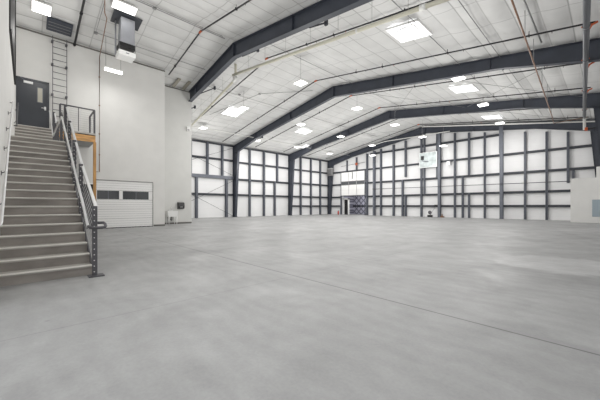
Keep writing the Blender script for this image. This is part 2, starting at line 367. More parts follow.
# end wall vertical-lift sectional door, raised, and the vestibule beyond
d = struct(MB().box(DX0-.08, DX0, YE-.32, YE-.2, 0, 5.95).box(DX1, DX1+.08, YE-.32, YE-.2, 0, 5.95).box(DX0, DX1, YE-.24, YE-.2, 2.55, 2.66).build('door_4', M['steel_face']))
for i in range(3):
    a = DX0+(DX1-DX0)*i/3; b = DX0+(DX1-DX0)*(i+1)/3
    for z0, z1 in ((2.66, 3.38), (3.38, 4.08), (4.62, 5.25), (5.25, 5.86)):
        MB().box(a+.03, b-.03, YE-.3, YE-.25, z0+.01, z1-.01).build('door_panel', M['white'], d)
    MB().box(a+.05, b-.05, YE-.29, YE-.27, 4.14, 4.56).build('window_pane', M['blackp2'], d)
    MB().box(a+.0, a+.05, YE-.3, YE-.25, 4.06, 4.64).box(b-.05, b, YE-.3, YE-.25, 4.06, 4.64).box(a, b, YE-.3, YE-.25, 4.06, 4.14).box(a, b, YE-.3, YE-.25, 4.56, 4.62).build('window_frame', M['conduit'], d)
MB().tube([(-23.9, YE-.34, 4.9), (-23.9, YE-.34, 5.9)], .035, 8).build('track_rod', M['girt'], d)
vb = struct(MB().box(DX0-.3, DX1+.3, 35.6, 35.75, 0, 2.9).box(DX0-.45, DX0-.3, YE+.26, 35.75, 0, 2.9).box(DX1+.3, DX1+.45, YE+.26, 35.75, 0, 2.9).build('wall_vestibule', M['quilt']))
struct(MB().box(DX0-.45, DX1+.45, YE+.26, 35.75, 2.9, 3.0).build('trim_1', M['steel']))
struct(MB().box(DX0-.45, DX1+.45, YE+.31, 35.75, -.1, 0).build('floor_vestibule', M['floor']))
MB().box(DX0-.3, DX1+.3, 35.5, 35.6, 1.1, 1.3).build('girt', M['girt'], vb)
d = struct(MB().box(-25.75, -25.12, YE+.3, YE+.34, 0, 2.1).build('door_5', M['black']))
MB().box(-25.84, -25.75, YE+.27, YE+.36, 0, 2.3).box(-25.12, -24.9, YE+.27, YE+.36, 0, 2.3).box(-25.84, -24.9, YE+.27, YE+.36, 2.1, 2.3).build('door_frame', M['white'], d)

# ------------------------------------------------------------------ portal frames
def dep(t, D=28.82):
    """rafter depth at distance t from the nearer eave"""
    if t < 4.4: return .97+(.62-.97)*t/4.4
    return .62+(.80-.62)*min(1, (t-4.4)/10)
names = ['nearest dark steel frame, cut by the picture top and ending at the grey wall', 'second dark steel frame, its left column beside the cross-braced wall bay',
         'third dark steel frame spanning the hall between the second one and the end wall', 'farthest dark steel frame standing against the white end wall']
for fi, y in enumerate(YF):
    t = thing('portal_frame', names[fi], 'steel frame', (XC, y, 0), 'steel portal frames')
    fw = .13 if fi < 3 else .12
    for sgn in (-1, 1):
        xe = XL+.1 if sgn < 0 else xr(y)-.03
        if fi == 0 and sgn < 0: xs_ = [XW2+.03]
        else: xs_ = [xe]
        far = 3.6+ (XL if sgn < 0 else 0)
        XRY = xr(y); kn = (XL+4.4) if sgn < 0 else (XRY-4.4)
        pts = [xs_[0]]+([kn] if (kn > xs_[0] and sgn < 0) or (kn < xs_[0] and sgn > 0) else [])+[XC]
        def tz(x): return roof(x)-.075
        def bz(x): return roof(x)-.02-dep(abs(x-(XL if sgn < 0 else XRY)))
        mb = MB().prism([(x, tz(x)) for x in pts]+[(x, bz(x)) for x in reversed(pts)], 'y', y-.012, y+.012)
        for a, b in zip(pts[:-1], pts[1:]):
            mb.bar((a, y, tz(a)), (b, y, tz(b)), fw*2, .025); mb.bar((a, y, bz(a)), (b, y, bz(b)), fw*2, .025)
        for x in [XC+sgn*.02]: mb.box(x-.015, x+.015, y-fw, y+fw, bz(XC)-.02, tz(XC))
        for x in ((XC+sgn*4.8), (XC+sgn*10)):
            if fi == 0 and sgn < 0 and x < XW2: continue
            mb.box(x-.008, x+.008, y-fw*.9, y+fw*.9, bz(x), tz(x))
        mb.build('rafter', M['steel'], t)
        if not (fi == 0 and sgn < 0):
            zt = bz(xe+(-sgn)*.98); inn = -sgn
            di, db = .98, .42
            mb = MB().prism([(xe, 0.03), (xe+inn*db, .03), (xe+inn*di, zt), (xe+inn*di, bz(xe+inn*di)+.0), (xe+inn*di, zt+.5), (xe, tz(xe))], 'y', y-.012, y+.012)
            mb = MB().prism([(xe, .03), (xe+inn*db, .03), (xe+inn*di, zt), (xe+inn*di, tz(xe)-.2), (xe, tz(xe)-.03)], 'y', y-.016, y+.016)
            mb.bar((xe, y, .03), (xe, y, tz(xe)-.02), .02, fw*2, (0, 1, 0)) if False else mb.box(xe-.012, xe+.012, y-fw, y+fw, .03, tz(xe)-.02)
            mb.prism([(xe+inn*db, .03), (xe+inn*(db+.025), .03), (xe+inn*(di+.025), zt), (xe+inn*di, zt)], 'y', y-fw, y+fw)
            mb.bar((xe, y, zt), (xe+inn*di, y, zt), fw*1.8, .02)
            mb.build('column', M['steel_face'] if False else M['steel'], t)
            MB().box(min(xe-inn*.03, xe+inn*(db+.08)), max(xe-inn*.03, xe+inn*(db+.08)), y-fw-.04, y+fw+.04, 0, .03).build('base_plate', M['steel'], t)
    if fi < 3:
        for x in ([-21.7, -18.5, -13.4, -8.34] if fi == 0 else [-24.5, -10.5, -3.5] if fi == 1 else [-22, -8]):
            sg = -1 if x < XC else 1
            zb = roof(x)-.02-dep(abs(x-(XL if x < XC else XRY)))
            mb = MB().bar((x, y+(.1 if x > -21 else .16), zb-.02), (x, y+1.1, roof(x)-.13), .06, .06)
            mb.box(x-.07, x+.07, y+1.05, y+1.15, roof(x)-.24, roof(x)-.02)
            mb.build('flange_brace', M['girt'], t)

# end wall wind columns
for x, lab in ((-20.46, 'steel wind column on the end wall, the one beside the raised door'), (-12.45, 'steel wind column on the end wall beside the pale translucent board'), (-6.86, 'steel wind column on the end wall, the rightmost full height one')):
    t = thing('wind_column', lab, 'column', (x, YE-.35, 0), 'wind columns of the end wall')
    zt = roof(x)-.88
    MB().box(x-.13, x+.13, YE-.52, YE-.5, .02, zt).box(x-.13, x+.13, YE-.24, YE-.22, .02, zt).box(x-.01, x+.01, YE-.51, YE-.22, .02, zt).build('shaft', M['steel_face'], t)
    MB().box(x-.18, x+.18, YE-.56, YE-.2, 0, .02).build('base_plate', M['steel'], t)
    if x > -7: MB().box(x-.16, x+.16, YE-.54, YE-.525, zt-2.0, zt+.5).build('splice_plate', M['steel_face'], t)

# wall bracing rods in the first left bay
for n, (z0, z1, lab) in enumerate(((.1, 3.95, 'thin crossed steel bracing rods below the header beam on the left wall'), (4.5, 7.5, 'thin crossed steel bracing rods above the header beam on the left wall'))):
    t = thing('brace_rods', lab, 'bracing', (XL+.35, 12.45, z0), 'wall cross bracing')
    for a, b in ((z0, z1), (z1, z0)): MB().tube([(XL+.33, 8.5, a), (XL+.33, 16.45, b)], .016, 6).build('rod', M['girt'], t)
# roof rods
def rz(x, dz=.12): return roof(x)-dz
for k, (x0, y0, x1, y1) in enumerate(((-7.4, 16.9, -.9, 24.5), (-7.4, 24.5, -.9, 16.9), (-7.6, 16.9, -13.4, 24.5), (-7.6, 24.5, -13.4, 16.9), (-7.4, 24.9, -.9, 32), (-20, 24.9, -14.6, 32))):
    labs = ['thin roof bracing rod in the right bay running away to the right', 'thin roof bracing rod in the right bay running away to the left', 'thin roof bracing rod just right of the ridge running away to the left',
            'thin roof bracing rod just right of the ridge running away to the right', 'thin roof bracing rod in the last bay on the right', 'thin roof bracing rod in the last bay left of the ridge']
    tag(MB().tube([(x0, y0, rz(x0, .3)), (x1, y1, rz(x1, .3))], .013, 6).build('roof_brace_rod', M['conduit']), labs[k], 'rod', 'roof bracing rods')

# ------------------------------------------------------------------ staircase
r_, tr = .1715, .28
ST = thing('staircase', 'long straight staircase with grey treads rising along the left wall to a dark door', 'staircase', (-6.2, .25, 0))
YR = .84
def step(k, x, yr, depth=tr):
    z = k*r_
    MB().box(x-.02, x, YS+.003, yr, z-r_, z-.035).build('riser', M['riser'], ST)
    t_ = MB().box(x-depth-.02, x+.018, YS+.003, yr, z-.035, z).build('tread', M['tread'], ST)
    MB().box(x-.04, x+.026, YS+.004, yr, z-.014, z+.004).build('nosing', M['nosing'], t_)
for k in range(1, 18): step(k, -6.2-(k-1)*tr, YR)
x18 = -6.2-17*tr
step(18, x18, YR, .1); 
MB().box(-14.82, x18-.1, YS+.003, .93, 18*r_-.15, 18*r_).build('mid_landing', M['tread'], ST)
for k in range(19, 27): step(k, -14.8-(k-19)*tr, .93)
x27 = -14.8-8*tr; ZL = 27*r_
step(27, x27, .93, .1)
MB().box(XW1+.003, x27-.1, YS+.003, .93, ZL-.12, ZL).box(XW1+.003, -16.68, .93, 2.40, ZL-.12, ZL).build('upper_landing', M['tread'], ST)
MB().box(XW1+.003, -16.72, .93, 2.38, ZL-.4, ZL-.12).build('landing_underside', M['under'], ST)
MB().box(-16.72, -16.68, .93, 2.40, ZL-.42, ZL-.08).build('fascia_board', M['ply'], ST)
MB().box(-16.76, -16.64, 2.31, 2.42, 0, ZL-.42).build('support_post', M['wood'], ST)
# stringer (side of stair)
def strg(ya, yb):
    MB().prism([(-6.2, 0), (-6.2, r_*.9), (x18, 18*r_-.04), (x18, 18*r_-.42), (-6.75, 0)], 'y', ya, yb).build('stringer', M['guard'], ST)
strg(YR, YR+.02)
MB().prism([(-14.8, 18*r_), (x27, ZL-.04), (x27, ZL-.45), (-14.8, 18*r_-.35)], 'y', .93, .945).build('stringer', M['guard'], ST)
MB().prism([(x18, 18*r_-.35), (x18, 18*r_), (-14.8, 18*r_), (-14.8, 18*r_-.35)], 'y', .93, .945).build('stringer', M['guard'], ST)
MB().prism([(-6.2, 0), (x18, 18*r_-.2), (x18, 18*r_-.3), (-6.6, 0)], 'y', YS+.01, YR-.01).build('soffit', M['under'], ST)
for x in (-11.2, -14.5):
    MB().box(x-.05, x+.05, .8, .9, 0, 18*r_-.15).build('support_post', M['guard'], ST)

# guard rail with cables
YG = .885
G = thing('cable_guardrail', 'dark steel cable guardrail with bright top rail along the open side of the stairs', 'railing', (-6.03, YG, 0))
def nl(x): return r_+(-6.2-x)*r_/tr      # nosing line
posts = [(-6.03, 0, 1.2), (-7.75, .9, 2.1), (-8.89, 1.62, 2.8), (-9.99, 2.3, 3.5), (-11.1, 3.0, 4.2), (-12.45, 3.05, 4.3), (-13.9, 3.05, 4.3), (-14.9, 3.1, 4.45), (-16.0, 3.8, 5.15)]
for i, (x, z0, z1) in enumerate(posts):
    w_ = .045
    po = MB().box(x-.02, x+.02, YG-w_-.02, YG+w_*.6-.02, z0, z1).build('post', M['guard'], G)
    n = 12
    for k in range(n if i < 4 else 0):
        z = z0+.08+(z1-z0-.14)*k/(n-1)
        MB().tube([(x+.02, YG-.038, z), (x+.026, YG-.038, z)], .009, 8).build('cable_fitting', M['rail'], po)
MB().box(-6.13, -5.93, YG-.12, YG+.1, 0, .02).build('base_plate', M['guard'], G)
for a, b in zip(posts[:-1], posts[1:]):
    MB().bar((a[0], YG, a[2]-.05), (b[0], YG, b[2]-.05), .045, .03).build('top_rail', M['rail'], G)
    n = 11
    for k in range(n):
        f = (k+.6)/n
        za = a[1]+(a[2]-a[1])*f; zb = b[1]+(b[2]-b[1])*f
        if k % 1 == 0: MB().tube([(a[0], YG, za), (b[0], YG, zb)], .0065, 5).build('cable', M['cable'], G)
# handrail on the open side with return loop
H = thing('stair_handrail', 'round metal handrail inside the cable guardrail, looping back at the bottom post', 'handrail', (-6.0, .74, 0))
hy = .76
MB().tube([(-5.98, hy, .86), (x18, hy, nl(x18)+.72), (-11.3, hy, 18*r_+.76), (-14.7, hy, 18*r_+.8), (x27, hy, ZL+.8)], .021, 10).build('rail', M['rail'], H)
MB().tube([(-5.98, hy, .86), (-5.93, hy+.02, .84), (-5.90, hy+.06, .835), (-5.9, .94, .835), (-5.91, .98, .84), (-5.94, 1.0, .86), (-6.0, 1.0, .89), (-6.04, .98, .91), (-6.05, .94, .91), (-6.05, .9, .91)], .024, 10).build('return_loop', M['guard'], H)
for x in (-7.75, -8.89, -9.99): MB().tube([(x, hy, nl(x)+.70), (x, YG-.04, nl(x)+.66)], .008, 6).build('bracket', M['guard'], H)
# wall handrail
H = thing('wall_handrail', 'round metal handrail on brackets fixed to the left wall beside the stairs', 'handrail', (-6.0, YS+.08, 0))
MB().tube([(-5.8, YS+.01, .93), (-5.82, YS+.07, .93), (-5.95, YS+.075, .98), (-10.9, YS+.075, 3.98), (-11.2, YS+.075, 4.02), (-11.2, YS+.01, 4.02)], .018, 10).build('rail', M['rail'], H)
for x in (-6.6, -7.55, -8.5, -9.45, -10.4): MB().tube([(x, YS+.005, nl(x)+.80), (x, YS+.05, nl(x)+.82), (x, YS+.09, nl(x)+.94)], .01, 6).box(x-.03, x+.03, YS, YS+.01, nl(x)+.76, nl(x)+.84).build('bracket', M['guard'], H)
H = thing('wall_handrail', 'short upper metal handrail on the left wall beside the dark door', 'handrail', (-15, YS+.08, 0))
MB().tube([(-14.7, YS+.01, 4.1), (-14.7, YS+.09, 4.1), (-17.1, YS+.09, 5.55), (-17.6, YS+.09, 5.57), (-17.6, YS+.01, 5.57)], .02, 10).build('rail', M['guard'], H)
for x in (-15.3, -16.6): MB().tube([(x, YS+.005, 4.3+(-15.3-x)*.61), (x, YS+.09, 4.45+(-15.3-x)*.61)], .01, 6).build('bracket', M['guard'], H)
# landing guard
G2 = thing('landing_guardrail', 'black cable guardrail around the upper landing above the plywood fascia', 'railing', (-16.7, 1.75, ZL))
ZG = 5.72
for (x, y) in ((-16.70, 1.1), (-16.70, 2.36), (-18.05, 2.36)):
    MB().box(x-.035, x+.035, y-.035, y+.035, ZL-.0, ZG).build('post', M['guard'], G2)
MB().box(-16.715, -16.685, 1.74, 1.77, ZL, ZG).build('mid_stay', M['guard'], G2)
MB().box(-16.73, -16.67, 1.1, 2.36, ZG-.02, ZG+.03).box(-18.05, -16.7, 2.33, 2.39, ZG-.02, ZG+.03).build('top_rail', M['guard'], G2)
for k in range(10):
    z = ZL+.1+k*.1
    MB().tube([(-16.70, 1.1, z), (-16.70, 2.36, z), (-18.05, 2.36, z)], .004, 5).build('cable', M['cable'], G2)

# ------------------------------------------------------------------ ladder and hatch
LD = thing('wall_ladder', 'fixed black roof ladder on the grey wall above the landing', 'ladder', (XW1+.18, 1.2, ZL))
xl = XW1+.2
for y in (.93, 1.46): MB().box(xl-.025, xl+.025, y-.012, y+.012, ZL+.1, roof(xl)-.1).build('stile', M['guard'], LD)
z = ZL+.3
while z < roof(xl)-.2:
    MB().tube([(xl, .93, z), (xl, 1.46, z)], .014, 8).build('rung', M['guard'], LD); z += .3
for z in (5.1, 6.55, 8.0, 9.1):
    for y in (.93, 1.46): MB().box(XW1+.001, xl+.02, y-.05, y+.03, z-.04, z+.04).build('standoff_bracket', M['guard'], LD)
def roofquad(mb, x0, x1, y0, y1, d0, d1):
    """slab parallel to the roof, between d0 and d1 below the liner"""
    vs = [(x, y, roof(x)-d) for d in (d1, d0) for x, y in ((x0, y0), (x1, y0), (x1, y1), (x0, y1))]
    return mb.add(vs, [(0, 1, 2, 3), (7, 6, 5, 4), (0, 4, 5, 1), (1, 5, 6, 2), (2, 6, 7, 3), (3, 7, 4, 0)])
h = thing('roof_hatch', 'dark louvred roof hatch above the top of the black ladder', 'hatch', (-17.5, 1.13, roof(-17.5)-.1))
roofquad(MB(), -17.92, -17.0, .68, 1.6, .05, .09).build('hatch_panel', M['steel'], h)
mb = MB()
for x in (-17.72, -17.5, -17.28): roofquad(mb, x, x+.025, .74, 1.54, .09, .1)
mb.build('louvre', M['conduit'], h)

# ------------------------------------------------------------------ unit heater with duct and roof opening
c = thing('roof_curb', 'dark square roof opening around the hanging metal duct', 'roof opening', (-15.4, 3.4, roof(-15.4)-.1))
roofquad(MB(), -15.82, -14.98, 2.84, 3.98, .05, .08).build('opening', M['door'], c)
c = thing('unit_heater', 'white unit heater hung under a galvanised flue duct near the ceiling', 'heater', (-15.4, 3.35, 8.0))
mb = MB(); zt = roof(-15.4)-.09
top = [(-15.6, 3.14, zt), (-15.15, 3.14, zt), (-15.15, 3.70, zt), (-15.6, 3.70, zt)]; bot = [(-15.65, 3.10, 8.62), (-15.1, 3.10, 8.62), (-15.1, 3.68, 8.62), (-15.65, 3.68, 8.62)]
mb.add(top+bot, [(0, 1, 2, 3), (7, 6, 5, 4), (0, 4, 5, 1), (1, 5, 6, 2), (2, 6, 7, 3), (3, 7, 4, 0)])
mb.build('duct', M['duct'], c)
MB().box(-15.68, -15.06, 3.06, 3.70, 8.42, 8.62).build('burner_grille', M['blackp'], c, bevel=.01)
MB().box(-15.70, -15.0, 3.02, 3.70, 8.03, 8.24).build('housing', M['white'], c, bevel=.02)
MB().box(-14.998, -14.99, 3.3, 3.42, 8.12, 8.15).build('name_plate', M['steel_face'], c)
for y in (3.04, 3.68):
    for x in (-15.05, -15.66): MB().tube([(x, y, 8.2), (x, y, 8.6)], .012, 6).build('hanger_rod', M['guard'], c)
MB().tube([(-15.66, 3.02, 8.2), (-15.66, 3.02, roof(-15.66)-.05)], .035, 8).build('vent_pipe', M['duct'], c)

# ------------------------------------------------------------------ panel lights near the stairs
for (x0, x1, y0, y1, lab) in ((-16.9, -16.22, .17, .8, 'bright square panel light on the ceiling beside the dark roof hatch'), (-14.86, -14.35, 2.7, 3.62, 'bright rectangular panel light on the ceiling beside the metal duct')):
    t = thing('panel_light', lab, 'light', ((x0+x1)/2, (y0+y1)/2, roof(x0)-.1), 'panel lights near the stairs')
    roofquad(MB(), x0, x1, y0, y1, .05, .11).build('housing', M['white'], t)
    roofquad(MB(), x0+.02, x1-.02, y0+.02, y1-.02, .11, .115).build('lens', M['light'], t)
t = thing('strip_light', 'bright strip light hung on two thin rods in front of the grey wall', 'light', (-16.97, 3.18, 7.95))
MB().box(-17.05, -16.89, 2.8, 3.57, 7.99, 8.05).build('housing', M['white'], t)
MB().box(-17.04, -16.90, 2.81, 3.56, 7.89, 7.99).build('lens', M['light'], t)
for y in (2.86, 3.5): MB().tube([(-16.97, y, 8.05), (-16.97, y, roof(-16.97)-.05)], .006, 6).build('hanger_rod', M['girt'], t)

# ------------------------------------------------------------------ high-bay pendants
rows = [('right-hand', -5.95), ('right-of-ridge', -12.3), ('left-of-ridge', -18.3), ('far-left', -25.0)]
cols = [(11.35, 'nearest'), (17.25, 'second'), (23.1, 'third'), (29.2, 'farthest')]
proto = None
pts = {}
exact = {(0, 0): (-5.5, 11.15), (0, 1): (-5.66, 17.3), (0, 2): (-5.98, 23.05), (0, 3): (-6.33, 29.2), (1, 0): (-12.05, 11.4), (1, 1): (-12.4, 17.3), (1, 2): (-12.68, 23.2), (1, 3): (-12.97, 29.3),
         (2, 0): (-17.95, 11.35), (2, 1): (-18.14, 17.2), (2, 2): (-18.58, 23.14), (2, 3): (-18.8, 29.15), (3, 0): (-24.5, 11.35), (3, 1): (-25.3, 17.65), (3, 2): (-24.9, 23.05), (3, 3): (-25.1, 29.0)}
lights = []
for (i, j), (x, y) in exact.items():
    zz = 8.2 if i < 3 else 8.06
    lab = 'glowing high-bay pendant, %s of the %s row of four' % (cols[j][1], rows[i][0])
    lights.append((x, y, zz, lab))
lights.append((-11.7, 31.3, 7.38, 'low glowing pendant hung close to the end wall beside the right-of-ridge row'))
lights.append((-19.9, 31.0, 7.4, 'low glowing pendant hung close to the end wall left of the ridge'))
def pendant(x, y, z, lab):
    t = thing('pendant_light', lab, 'light', (x, y, z), 'high-bay pendant lights')
    MB().box(x-.30, x+.30, y-.27, y+.27, z+.01, z+.07).build('housing', M['white'], t, bevel=.01)
    MB().box(x-.28, x+.28, y-.25, y+.25, z-.025, z+.01).build('lens', M['light'], t)
    MB().box(x-.1, x+.1, y-.1, y+.1, z+.07, z+.14).build('driver_box', M['white'], t)
    MB().tube([(x, y, z+.14), (x, y, roof(x)-.03)], .009, 6).build('cord', M['conduit'], t)
    return t
for a in lights: pendant(*a)
# ------------------------------------------------------------------ skylights
for n, (x0, x1, y0, y1, lab) in enumerate(((-6.68, -5.3, 11.48, 12.85, 'bright square skylight in the right roof slope nearest the camera'), (-7.2, -5.85, 20.15, 21.55, 'bright square skylight in the right roof slope between the second and third frames'),
        (-7.65, -6.35, 28.95, 30.2, 'bright square skylight in the right roof slope nearest the end wall'), (-21.85, -20.5, 11.7, 13.05, 'bright square skylight in the left roof slope nearest the camera'),
        (-22.0, -20.95, 20.0, 21.5, 'bright square skylight in the left roof slope beyond the second frame'), (-25.4, -24.4, 24.0, 24.5, 'small bright skylight strip low in the left roof slope'))):
    w = thing('skylight', lab, 'skylight', ((x0+x1)/2, (y0+y1)/2, roof((x0+x1)/2)-.05), 'skylights in the roof')
    roofquad(MB(), x0, x1, y0, y1, .045, .062).build('lens', M['sky'], w)
    mb = MB()
    for a, b, c_, d_ in ((x0-.05, x0, y0-.05, y1+.05), (x1, x1+.05, y0-.05, y1+.05), (x0, x1, y0-.05, y0), (x0, x1, y1, y1+.05)): roofquad(mb, a, b, c_, d_, .0, .08)
    mb.build('frame', M['white'], w)
    if n == 0:
        mb = MB(); roofquad(mb, x0+.35, x0+.39, y0+.1, y0+.9, .09, .11); roofquad(mb, x0+.35, x0+.9, y0+.86, y0+.9, .09, .11); roofquad(mb, x0+.86, x0+.9, y0+.5, y0+.9, .09, .11); roofquad(mb, x0+.9, x1-.2, y0+.5, y0+.54, .09, .11)
        mb.build('safety_bar', M['conduit'], w)
    else:
        mb = MB(); xm = (x0+x1)/2; roofquad(mb, xm-.015, xm+.015, y0, y1, .062, .075); ym = (y0+y1)/2; roofquad(mb, x0, x1, ym-.015, ym+.015, .062, .075)
        mb.build('safety_bar', M['conduit'], w)

# ------------------------------------------------------------------ sprinkler branches across the roof
def mx(y): return -.42-(y-11.4)*.045
labs = ['black sprinkler pipe crossing the ceiling in front of the nearest steel frame', 'black sprinkler pipe crossing the ceiling just beyond the nearest steel frame', 'black sprinkler pipe crossing the ceiling in front of the second steel frame',
        'black sprinkler pipe crossing the ceiling just beyond the second steel frame', 'black sprinkler pipe crossing the ceiling in front of the third steel frame', 'black sprinkler pipe crossing the ceiling just beyond the third steel frame', 'black sprinkler pipe crossing the ceiling in front of the end wall']
for y, lab in zip((6.35, 10.45, 14.7, 18.72, 22.85, 26.9, 30.6), labs):
    t = thing('sprinkler_pipe', lab, 'pipe', (XC, y, RZ-.2), 'black sprinkler branch pipes')
    xa = XW1+.05 if y < 7 else XL+1.2
    zk = .2 if y != 10.45 else .12
    if y == 10.45:
        MB().tube([(xa, y, roof(xa)-zk), (-14.55, y, roof(-14.55)-zk-.1)], .034, 8).build('pipe_run', M['pipe_dark'], t)
    else: MB().tube([(xa, y, roof(xa)-zk), (XC, y, RZ-zk)], .034, 8).build('pipe_run', M['pipe_dark'], t)
    xe = mx(y)+.24 if y > 13 else xr(y)-.3
    MB().tube([(XC, y, RZ-zk), (xe, y, roof(xe)-zk)], .034, 8).build('pipe_run', M['pipe_dark'], t)
    MB().tube([(XC-.12, y, RZ-zk-.02), (XC, y, RZ-zk), (XC+.12, y, RZ-zk-.02)], .052, 8).build('coupling', M['orange'], t)
    for x in (-24, -21, -17.4, -10.6, -8.8, -5.3, -2.2):
        if x < xa or (y == 10.45 and x == -17.4): continue
        MB().tube([(x, y, roof(x)-zk+.02), (x, y, roof(x)-.02)], .012, 6).box(x-.02, x+.02, y-.05, y+.05, roof(x)-zk-.05, roof(x)-zk+.05).build('hanger', M['pipe_dark'], t)
        MB().tube([(x+.7, y, roof(x+.7)-zk), (x+.7, y, roof(x+.7)-zk-.09)], .012, 6).build('sprinkler_head', M['orange'] if x == -8.8 else M['pipe_dark'], t)
t = thing('sprinkler_pipe', 'black pipe running up the ceiling between the roof hatch and the metal duct', 'pipe', (-17, 1.77, 9.5), 'black sprinkler branch pipes')
MB().tube([(XW1+.05, 1.77, roof(XW1)-.16), (XC, 1.77, RZ-.16), (-2, 1.77, roof(-2)-.16)], .045, 8).build('pipe_run', M['pipe_dark'], t)
for x in (-15.9, -18.3): MB().tube([(x-.08, 1.77, roof(x)-.16), (x+.08, 1.77, roof(x)-.16)], .062, 8).build('coupling', M['pipe_dark'], t)
# sprinkler main on the right
t = thing('sprinkler_main', 'thick grey sprinkler main with orange couplings running along the right eave', 'pipe', (mx(12), 12, 7.03))
MB().tube([(mx(8.7), 8.7, 7.03), (mx(26.8), 26.8, 7.03)], .085, 12).build('pipe_run', M['pipe_grey'], t)
MB().tube([(mx(26.8), 26.8, 7.03), (mx(26.85), 26.9, 6.95), (mx(26.85), 26.92, 6.25)], .08, 10).build('riser_pipe', M['pipe_white'], t)
MB().tube([(mx(27)+.05, 26.92, 6.28), (mx(27)+.72, 26.92, 6.28)], .05, 10).build('cross_pipe', M['pipe_dark'], t)
for x in (mx(27)+.08, mx(27)+.66): MB().tube([(x-.06, 26.92, 6.28), (x+.08, 26.92, 6.28)], .12, 10).build('coupling', M['orange'], t)
for y in (14.7, 18.72, 22.85):
    MB().tube([(mx(y)+.0, y, 7.08), (mx(y)+.05, y, 7.5)], .03, 8).build('drop_pipe', M['pipe_grey'], t)
    MB().tube([(mx(y)+.05, y, 7.5), (mx(y)+.14, y, 7.66), (mx(y)+.3, y, 7.72)], .04, 8).build('elbow', M['orange'], t)
for y in (13.2, 16.2, 20.5, 24.6):
    MB().tube([(mx(y), y-.05, 7.03), (mx(y), y+.05, 7.03)], .1, 12).build('coupling', M['pipe_grey'], t)
    MB().box(mx(y)-.12, mx(y)+.12, y-.02, y+.02, 7.01, 7.05).build('bolt', M['orange'], t)

# cream drain pipe
def cream(name, lab, parts, r, m, cat='pipe', group=None, hang=()):
    t = thing(name, lab, cat, parts[0][0], group)
    for p in parts: MB().tube(p, r, 10).build('pipe_run', m, t)
    for (x, y, z) in hang: MB().tube([(x, y, z), (x, y, roof(x)-.02)], .007, 6).build('hanger_rod', M['conduit'], t)
    return t
def cz(x): return -.11+9.37+(x+15.8)*(7.68-9.37)/(-3.94+15.8)
cy = 9.3
t = cream('drain_pipe', 'cream drain pipe hung under the black pipe, rising across the top of the picture', [[(-15.9, cy, cz(-15.9)), (-2.5, cy, cz(-2.5))], [(-15.6, cy, cz(-15.6)), (-15.6, cy, roof(-15.6)-.03)]], .075, M['pipe_cream'],
      hang=[(x, cy, cz(x)) for x in (-14.2, -12.6, -10.9, -9.2, -7.6, -6, -4.6)])
MB().tube([(-4.2, cy, cz(-4.2)), (-4.0, cy, cz(-4.0))], .1, 10).tube([(-6.7, cy, cz(-6.7)), (-6.62, cy, cz(-6.62))], .09, 10).build('coupling', M['pipe_white'], t)
t = cream('drain_pipe', 'cream drain pipe sloping down to the left beyond the nearest steel frame', [[(-15.75, cy, 8.9), (-21.2, cy, 7.62), (-26.5, cy, 6.4)]], .065, M['pipe_cream'], hang=[(x, cy, 8.9+(x+15.75)*.235) for x in (-17.2, -18.8, -20.4, -22)])
MB().tube([(-15.9, cy, 8.87), (-15.6, cy, 8.95), (-15.55, cy+.02, 9.02), (-15.9, cy+.05, 9.12)], .08, 10).build('elbow', M['pipe_white'], t)
# thin black companion line under cream pipe's companion
t = cream('drain_pipe', 'long white pipe following the roof slope in front of the end wall on the right', [[(-13.9, 31.2, roof(-13.9)-.32), (-.55, 31.2, roof(-.55)-.42)]], .06, M['pipe_white'], hang=[(x, 31.2, roof(x)-.35) for x in (-11, -8, -5, -2)])
t = cream('drain_pipe', 'long white pipe crossing below the roof near the end wall left of the ridge', [[(-11.12, 31.4, 8.82), (-18.5, 31.4, 8.95), (-20.5, 31.4, 8.7)]], .045, M['pipe_white'], hang=[(x, 31.4, 8.85) for x in (-14, -17)])
t = cream('wall_pipe', 'thin horizontal pipe running along the end wall between its girts', [[(-20.3, YE-.62, 3.33), (-20.2, YE-.62, 3.33), (-2.0, YE-.62, 3.2)]], .03, M['guard'])
MB().box(-20.5, -20.3, YE-.68, YE-.54, 3.23, 3.43).build('junction_box', M['guard'], t)

# conduits along the roof
def conduit(lab, pts_, r=.016, m='conduit', name='roof_conduit', boxes=()):
    t = thing(name, lab, 'conduit', pts_[0], 'conduits under the roof')
    MB().tube(pts_, r, 8).build('pipe_run', M[m], t)
    for (x, y, z) in boxes: MB().box(x-.07, x+.07, y-.07, y+.07, z-.06, z+.02).build('junction_box', M['conduit'], t)
def cy_line(x, y0, y1, dz=.08): return [(x, y0, roof(x)-dz), (x, y1, roof(x)-dz)]
conduit('thin conduit along the ceiling feeding the right-hand row of pendants', cy_line(-5.4, 4, 30), boxes=[(-5.5, 17.0, roof(-5.5)-.05)])
conduit('thin conduit along the ceiling nearest the orange pipe', cy_line(-3.6, 4, 30))
conduit('doubled thin conduit along the ceiling just right of the orange pipe', cy_line(-1.95, 9, 15.8, .1), .03)
conduit('thin conduit along the ridge above the stairs side', cy_line(-13.85, 2, 7.6, .1), .02, boxes=[(-13.8, 4.15, roof(-13.8)-.1)])
conduit('second thin conduit along the ridge beside the first one', cy_line(-13.7, 2, 7.4, .1), .014)
conduit('thin conduit running above the strip light and past the duct', [(-14.8, 2.45, roof(-14.8)-.08), (-16.97, 2.45, roof(-16.97)-.08), (-16.97, 8, roof(-16.97)-.08)], boxes=[(-16.97, 2.45, roof(-16.97)-.08)])
conduit('thin conduit feeding the left-of-ridge row of pendants', cy_line(-18.6, 9, 30), boxes=[(-18.5, 11.35, roof(-18.5)-.05)])
conduit('thin conduit feeding the right-of-ridge row of pendants', cy_line(-12.3, 9, 30))
conduit('pale conduit running along the ceiling low over the left wall', [(-24.6, 9.5, 8.08), (-24.2, 32, 8.08)], .03, 'pipe_white')
